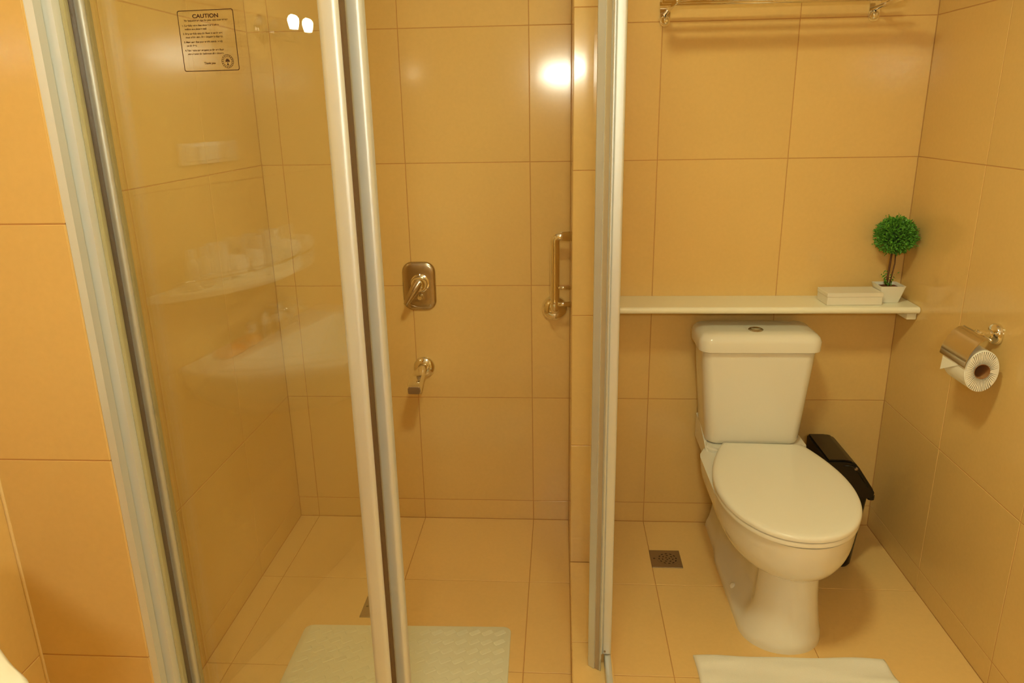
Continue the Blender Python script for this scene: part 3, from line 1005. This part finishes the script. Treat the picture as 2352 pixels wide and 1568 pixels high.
# ------------------------------------------------------------------ shower mat and bath towel
mt = thing('shower_mat', 'white rubber shower mat with raised diagonal pads on the shower floor', 'mat', (-0.45, -0.80, 0.0))
MW, MH = 0.300, 0.200
mrot = math.radians(1.3)
mc = Vector((-0.447, -0.812))
def mp_(x, y):
    return (mc.x + x * math.cos(mrot) - y * math.sin(mrot), mc.y + x * math.sin(mrot) + y * math.cos(mrot))
bm = bmesh.new()
rr = []
for z, ins in ((0.0006, 0.0), (0.0040, 0.0), (0.0055, 0.0015)):
    rr.append([(*mp_(x, y), z) for x, y in rrect(0, 0, MW - ins, MH - ins, 0.022, 6)])
rings(bm, rr)
mk('sheet', bm, 'rubber', mt, autosmooth=40)
# rows of diagonal pads
pad = None
for i in range(16):
    for j in range(10):
        x = -MW + 0.030 + i * (2 * MW - 0.06) / 15; y = MH - 0.028 - j * (2 * MH - 0.056) / 9
        if pad is None:
            bm = bmesh.new()
            r2 = []
            for z, ins in ((0, 0), (0.0007, 0.0012), (0.0009, 0.004)):
                r2.append([(a, b, z) for a, b in rrect(0, 0, 0.0165 - ins, 0.0085 - ins, 0.0040 - ins * .4, 3)])
            rings(bm, r2)
            bmesh.ops.recalc_face_normals(bm, faces=bm.faces)
            pad = bpy.data.meshes.new('pad'); bm.to_mesh(pad); bm.free()
            pad.materials.append(M['rubber'])
        o = bpy.data.objects.new('pad', pad); COL.objects.link(o); o.parent = mt
        p = mp_(x, y)
        o.location = (p[0] - mt.location.x, p[1] - mt.location.y, 0.0054)
        o.rotation_euler = (0, 0, math.radians(32) + mrot)

tw = thing('bath_towel', 'white folded bath towel laid on the floor before the toilet', 'towel', (0.605, -0.86, 0.0))
bm = bmesh.new()
NX, NY = 60, 40
def tz(u, v, top):
    if not top:
        return 0.0008
    e = min(u, 1 - u, v, 1 - v)
    ed = min(1.0, e / 0.02)
    z = 0.0055 + 0.0065 * math.sqrt(ed)
    z += 0.0016 * math.sin(9 * u + 14 * v) + 0.0012 * math.sin(23 * u * v + 4 * v) + 0.0010 * math.sin(31 * v - 6 * u)
    z += 0.0030 * math.exp(-((v - 0.16 - 0.10 * u) / 0.025) ** 2) * sstep(u, 0.5, 0.95)
    z += 0.0022 * math.exp(-((v - 0.13 + 0.25 * u) / 0.03) ** 2) * sstep(0.5 - u, 0.0, 0.5)
    return z
g = {}
for top in (0, 1):
    for i in range(NX + 1):
        for j in range(NY + 1):
            u, v = i / NX, j / NY
            x = 0.352 + 0.506 * u + 0.004 * math.sin(v * 7) - 0.006 * v * (1 - u) + 0.004 * v * u
            y = -0.702 - 0.34 * v + 0.005 * u + 0.0015 * math.sin(u * 17)
            g[(top, i, j)] = bm.verts.new((x, y, tz(u, v, top)))
for i in range(NX):
    for j in range(NY):
        bm.faces.new((g[(1, i, j)], g[(1, i + 1, j)], g[(1, i + 1, j + 1)], g[(1, i, j + 1)]))
        bm.faces.new((g[(0, i, j)], g[(0, i, j + 1)], g[(0, i + 1, j + 1)], g[(0, i + 1, j)]))
for i in range(NX):
    for j in (0, NY):
        bm.faces.new((g[(0, i, j)], g[(0, i + 1, j)], g[(1, i + 1, j)], g[(1, i, j)]))
for j in range(NY):
    for i in (0, NX):
        bm.faces.new((g[(0, i, j)], g[(0, i, j + 1)], g[(1, i, j + 1)], g[(1, i, j)]))
mk('terry_cloth', bm, 'towel', tw, autosmooth=60)

# ------------------------------------------------------------------ basin corner (mostly seen mirrored in the glass)
BZ = 0.880
ba = thing('wash_basin', 'white wall-hung wash basin whose rim shows at the lower left corner', 'basin', (XL, -1.95, BZ - 0.2))
RIM = [(-0.976, -1.640), (-0.90, -1.630), (-0.80, -1.645), (-0.70, -1.715), (-0.605, -1.788), (-0.548, -1.832), (-0.518, -1.915), (-0.525, -2.030), (-0.610, -2.115), (-0.72, -2.170), (-0.85, -2.185), (-0.976, -2.185)]


def basin_ring(k, z, ins, n=6):
    """rim plan scaled by k about the back of the bowl, pulled in by ins"""
    pts = []
    for i in range(len(RIM) - 1):
        p = [Vector(RIM[max(i - 1, 0)]), Vector(RIM[i]), Vector(RIM[i + 1]), Vector(RIM[min(i + 2, len(RIM) - 1)])]
        for j in range(n):
            t = j / n
            q = 0.5 * ((2 * p[1]) + (p[2] - p[0]) * t + (2 * p[0] - 5 * p[1] + 4 * p[2] - p[3]) * t * t + (3 * p[1] - p[0] - 3 * p[2] + p[3]) * t ** 3)
            pts.append(q)
    pts.append(Vector(RIM[-1]))
    out = []
    for q in pts:
        y = -1.92 + (q.y + 1.92) * max(0.05, k - ins)
        x = XL + 0.0025 + (q.x - XL - 0.0025) * max(0.05, k - ins * 0.6)
        out.append((max(x, XL + 0.0025), y, z))
    return out


bm = bmesh.new()
rr = [basin_ring(0.35, BZ - 0.20, 0.16), basin_ring(0.62, BZ - 0.16, 0.10), basin_ring(0.85, BZ - 0.10, 0.05), basin_ring(0.97, BZ - 0.05, 0.012), basin_ring(1.0, BZ - 0.020, 0.0), basin_ring(1.0, BZ - 0.006, 0.0), basin_ring(0.99, BZ, 0.006)]
# bowl hollow
for k, z, ins, sh_ in ((0.93, BZ - 0.001, 0.030, 0.0), (0.90, BZ - 0.010, 0.045, 0.0), (0.80, BZ - 0.060, 0.09, 0.02), (0.66, BZ - 0.105, 0.15, 0.06), (0.5, BZ - 0.125, 0.21, 0.10)):
    ring = basin_ring(k, z, ins)
    rr.append([(max(x, XL + 0.10), y, zz) for x, y, zz in ring])
rings(bm, rr)
mk('bowl', bm, 'ceramic', ba, autosmooth=60)
fa = thing('basin_faucet', 'chrome two-handle faucet at the back of the wash basin', 'faucet', (XL + 0.05, -1.90, BZ))
bm = bmesh.new(); prism(bm, rrect(XL + 0.052, -1.90, 0.020, 0.075, 0.018, 6), BZ, BZ + 0.010)
mk('deck_plate', bm, 'chrome', fa, autosmooth=40)
bm = bmesh.new(); tube(bm, [(XL + 0.05, -1.90, BZ + 0.006), (XL + 0.05, -1.90, BZ + 0.06), (XL + 0.065, -1.90, BZ + 0.085), (XL + 0.10, -1.90, BZ + 0.085), (XL + 0.14, -1.90, BZ + 0.068)], 0.011, 14)
mk('spout', bm, 'chrome', fa, smooth=True)
for dy in (-0.055, 0.055):
    bm = bmesh.new(); lathe(bm, [(0.016, 0.008), (0.012, 0.03), (0.018, 0.036), (0.018, 0.055), (0.010, 0.062)], (XL + 0.05, -1.90 + dy, BZ), (0, 0, 1), 18)
    mk('handle', bm, 'chrome', fa, autosmooth=45)
bm = bmesh.new()
rr = []
for z, ins in ((BZ + 0.0005, 0.006), (BZ + 0.006, 0.0), (BZ + 0.016, 0.001), (BZ + 0.022, 0.008)):
    rr.append([(x, y, z) for x, y in rrect(XL + 0.055, -1.755, 0.024 - ins, 0.040 - ins, 0.014, 5)])
rings(bm, rr)
tag(mk('soap_bar', bm, 'soap', None, autosmooth=50), 'orange soap bar on the basin ledge mirrored in the glass', 'soap')

ws = thing('toiletry_shelf', 'white curved wall shelf above the wash basin', 'shelf', (XL, -1.85, 1.05))
bm = bmesh.new()
poly = [(XL + 0.002, -1.58)] + [(XL + 0.002 + 0.135 * math.sin(math.pi * i / 20) ** 0.7, -1.58 - 0.56 * i / 20) for i in range(1, 20)] + [(XL + 0.002, -2.14)]
prism(bm, poly, 1.045, 1.062)
mk('board', bm, 'shelf', ws)
bm = bmesh.new(); tube(bm, [(x + 0.0, y, 1.085) for x, y in poly[1:-1]], 0.003, 8)
mk('rail', bm, 'chrome', ws, smooth=True)
items = [(-1.66, 'bottle'), (-1.70, 'bottle'), (-1.745, 'cup'), (-1.81, 'roll'), (-1.88, 'cup'), (-1.94, 'bottle'), (-1.975, 'bottle'), (-2.04, 'roll')]
words = {0: 'small white bottle nearest the pier on the toiletry shelf', 1: 'second small white bottle from the pier on the toiletry shelf',
         2: 'white cup beside the pair of small bottles on the toiletry shelf', 3: 'rolled white face towel between the two cups on the shelf',
         4: 'white cup past the middle towel roll on the toiletry shelf', 5: 'small white bottle just behind the second cup on the shelf',
         6: 'small white bottle next to the last towel roll on the shelf', 7: 'rolled white face towel at the far end of the shelf'}
for i, (y, kind) in enumerate(items):
    x = XL + 0.062
    z = 1.0625
    if kind == 'bottle':
        b = thing('toiletry_bottle', words[i], 'bottle', (x, y, z), group='toiletry bottles on the basin shelf')
        bm = bmesh.new(); lathe(bm, [(0.013, 0), (0.015, 0.003), (0.015, 0.060), (0.009, 0.070)], (x, y, z), (0, 0, 1), 18)
        mk('body', bm, 'frosted', b, autosmooth=45)
        bm = bmesh.new(); lathe(bm, [(0.009, 0.070), (0.009, 0.088), (0.007, 0.090)], (x, y, z), (0, 0, 1), 16)
        mk('cap', bm, 'socket', b, autosmooth=45)
    elif kind == 'cup':
        b = thing('tumbler', words[i], 'cup', (x, y, z), group='cups on the basin shelf')
        bm = bmesh.new(); lathe(bm, [(0.022, 0), (0.026, 0.09), (0.024, 0.09), (0.020, 0.004)], (x, y, z), (0, 0, 1), 20)
        mk('wall', bm, 'ceramic', b, autosmooth=45)
    else:
        b = thing('rolled_towel', words[i], 'towel', (x, y, z), group='rolled towels on the basin shelf')
        bm = bmesh.new()
        lathe(bm, [(0.020, -0.034), (0.026, -0.032), (0.026, 0.032), (0.020, 0.034)], (x - 0.018, y, z + 0.0265), (1, 0, 0), 22)
        mk('cloth', bm, 'towel', b, autosmooth=45)
        bm = bmesh.new()
        sp_ = [(x + 0.0165, y + (0.004 + 0.0022 * a) * math.cos(a), z + 0.0265 + (0.004 + 0.0022 * a) * math.sin(a)) for a in [k * 0.5 for k in range(18)]]
        tube(bm, sp_, 0.0012, 6)
        mk('fold_edge', bm, 'towel', b, smooth=True)

so = thing('wall_socket', 'white wall socket plate above the basin shelf', 'socket', (XL, -1.80, 1.35))
box('plate', XL + 0.0005, XL + 0.008, -1.870, -1.735, 1.325, 1.374, 'socket', so, bevel=0.003)
for y in (-1.835, -1.802, -1.769):
    box('module', XL + 0.008, XL + 0.0105, y - 0.0135, y + 0.0135, 1.333, 1.366, 'socket', so, bevel=0.001, seg=1)

# ------------------------------------------------------------------ lamps
def lamp(name, kind, loc, power, col, size=0.03, parent=None, rot=None, size_y=None, spread=None):
    d = bpy.data.lights.new(name, kind)
    d.energy = power; d.color = col
    if kind == 'AREA':
        d.shape = 'RECTANGLE' if size_y else 'DISK'
        d.size = size
        if size_y: d.size_y = size_y
        if spread: d.spread = spread
    else:
        d.shadow_soft_size = size
    o = bpy.data.objects.new(name, d); COL.objects.link(o)
    o.location = loc
    if rot: o.rotation_euler = rot
    if parent is not None:
        o.parent = parent
        o.location = Vector(loc) - wloc(parent)
    return o


sc = thing('wall_sconce', 'chrome arm sconce with glowing bulb beside the basin', 'lamp', (XL, -2.10, 1.64))
bm = bmesh.new(); lathe(bm, [(0.035, 0.0005), (0.035, 0.006), (0.028, 0.012), (0.010, 0.016)], (XL, -2.10, 1.64), (1, 0, 0), 24)
mk('backplate', bm, 'chrome', sc, autosmooth=45)
bm = bmesh.new(); tube(bm, [(XL + 0.012, -2.10, 1.64), (XL + 0.05, -2.10, 1.625), (XL + 0.09, -2.085, 1.605), (XL + 0.125, -2.06, 1.603), (SCONCE[0], SCONCE[1], 1.612)], 0.006, 12)
mk('arm', bm, 'chrome', sc, smooth=True)
bm = bmesh.new(); lathe(bm, [(0.013, -0.042), (0.015, -0.024), (0.013, -0.020)], SCONCE, (0, 0, 1), 18)
mk('bulb_holder', bm, 'chrome', sc, autosmooth=45)
bm = bmesh.new(); lathe(bm, [(0.006, -0.022), (0.009, -0.012), (0.0115, -0.002), (0.0110, 0.006), (0.007, 0.012), (0.002, 0.0145)], SCONCE, (0, 0, 1), 24)
mk('bulb', bm, 'bulb', sc, smooth=True)

bl = thing('added_flash_bar', 'added light bar behind the viewer in place of a camera flash', 'lamp', (FLASH_BAR[0], YB, FLASH_BAR[2]))  # unseen bar added for the whitish frontal light of a flash
box('backplate', FLASH_BAR[0] - 0.16, FLASH_BAR[0] + 0.16, YB + 0.0005, YB + 0.015, FLASH_BAR[2] - 0.03, FLASH_BAR[2] + 0.03, 'chrome', bl, bevel=0.003)
bm = bmesh.new(); tube(bm, [(FLASH_BAR[0] - 0.115, FLASH_BAR[1], FLASH_BAR[2]), (FLASH_BAR[0] + 0.115, FLASH_BAR[1], FLASH_BAR[2])], 0.016, 16)
mk('tube', bm, 'tube', bl, smooth=True)
for dx in (-0.125, 0.125):
    bm = bmesh.new(); lathe(bm, [(0.018, -0.012), (0.018, 0.012)], (FLASH_BAR[0] + dx, FLASH_BAR[1], FLASH_BAR[2]), (1, 0, 0), 18)
    mk('end_cap', bm, 'chrome', bl)
    bm = bmesh.new(); tube(bm, [(FLASH_BAR[0] + dx, YB + 0.012, FLASH_BAR[2]), (FLASH_BAR[0] + dx, FLASH_BAR[1], FLASH_BAR[2])], 0.007, 10)
    mk('bracket', bm, 'chrome', bl)
lamp('flash_bar_light', 'AREA', (FLASH_BAR[0], FLASH_BAR[1] + 0.020, FLASH_BAR[2]), FLASH_POWER, (1.0, 1.0, 0.80), 0.23, bl, (math.radians(90), 0, 0), 0.03)

cl = thing('ceiling_lamp', 'round dome lamp on the bathroom ceiling', 'lamp', (CEIL_LIGHT[0], CEIL_LIGHT[1], TOP))
bm = bmesh.new(); lathe(bm, [(0.165, 0.0005), (0.165, 0.02), (0.155, 0.024)], (*CEIL_LIGHT, TOP), (0, 0, -1), 40)
mk('base_ring', bm, 'chrome', cl, autosmooth=45)
bm = bmesh.new(); lathe(bm, [(0.150, 0.022), (0.145, 0.045), (0.115, 0.068), (0.06, 0.082), (0.005, 0.086)], (*CEIL_LIGHT, TOP), (0, 0, -1), 40)
mk('dome', bm, 'dome', cl, smooth=True)
lamp('dome_light', 'AREA', (*CEIL_LIGHT, TOP - 0.095), CEIL_POWER, WARM, 0.28, cl)
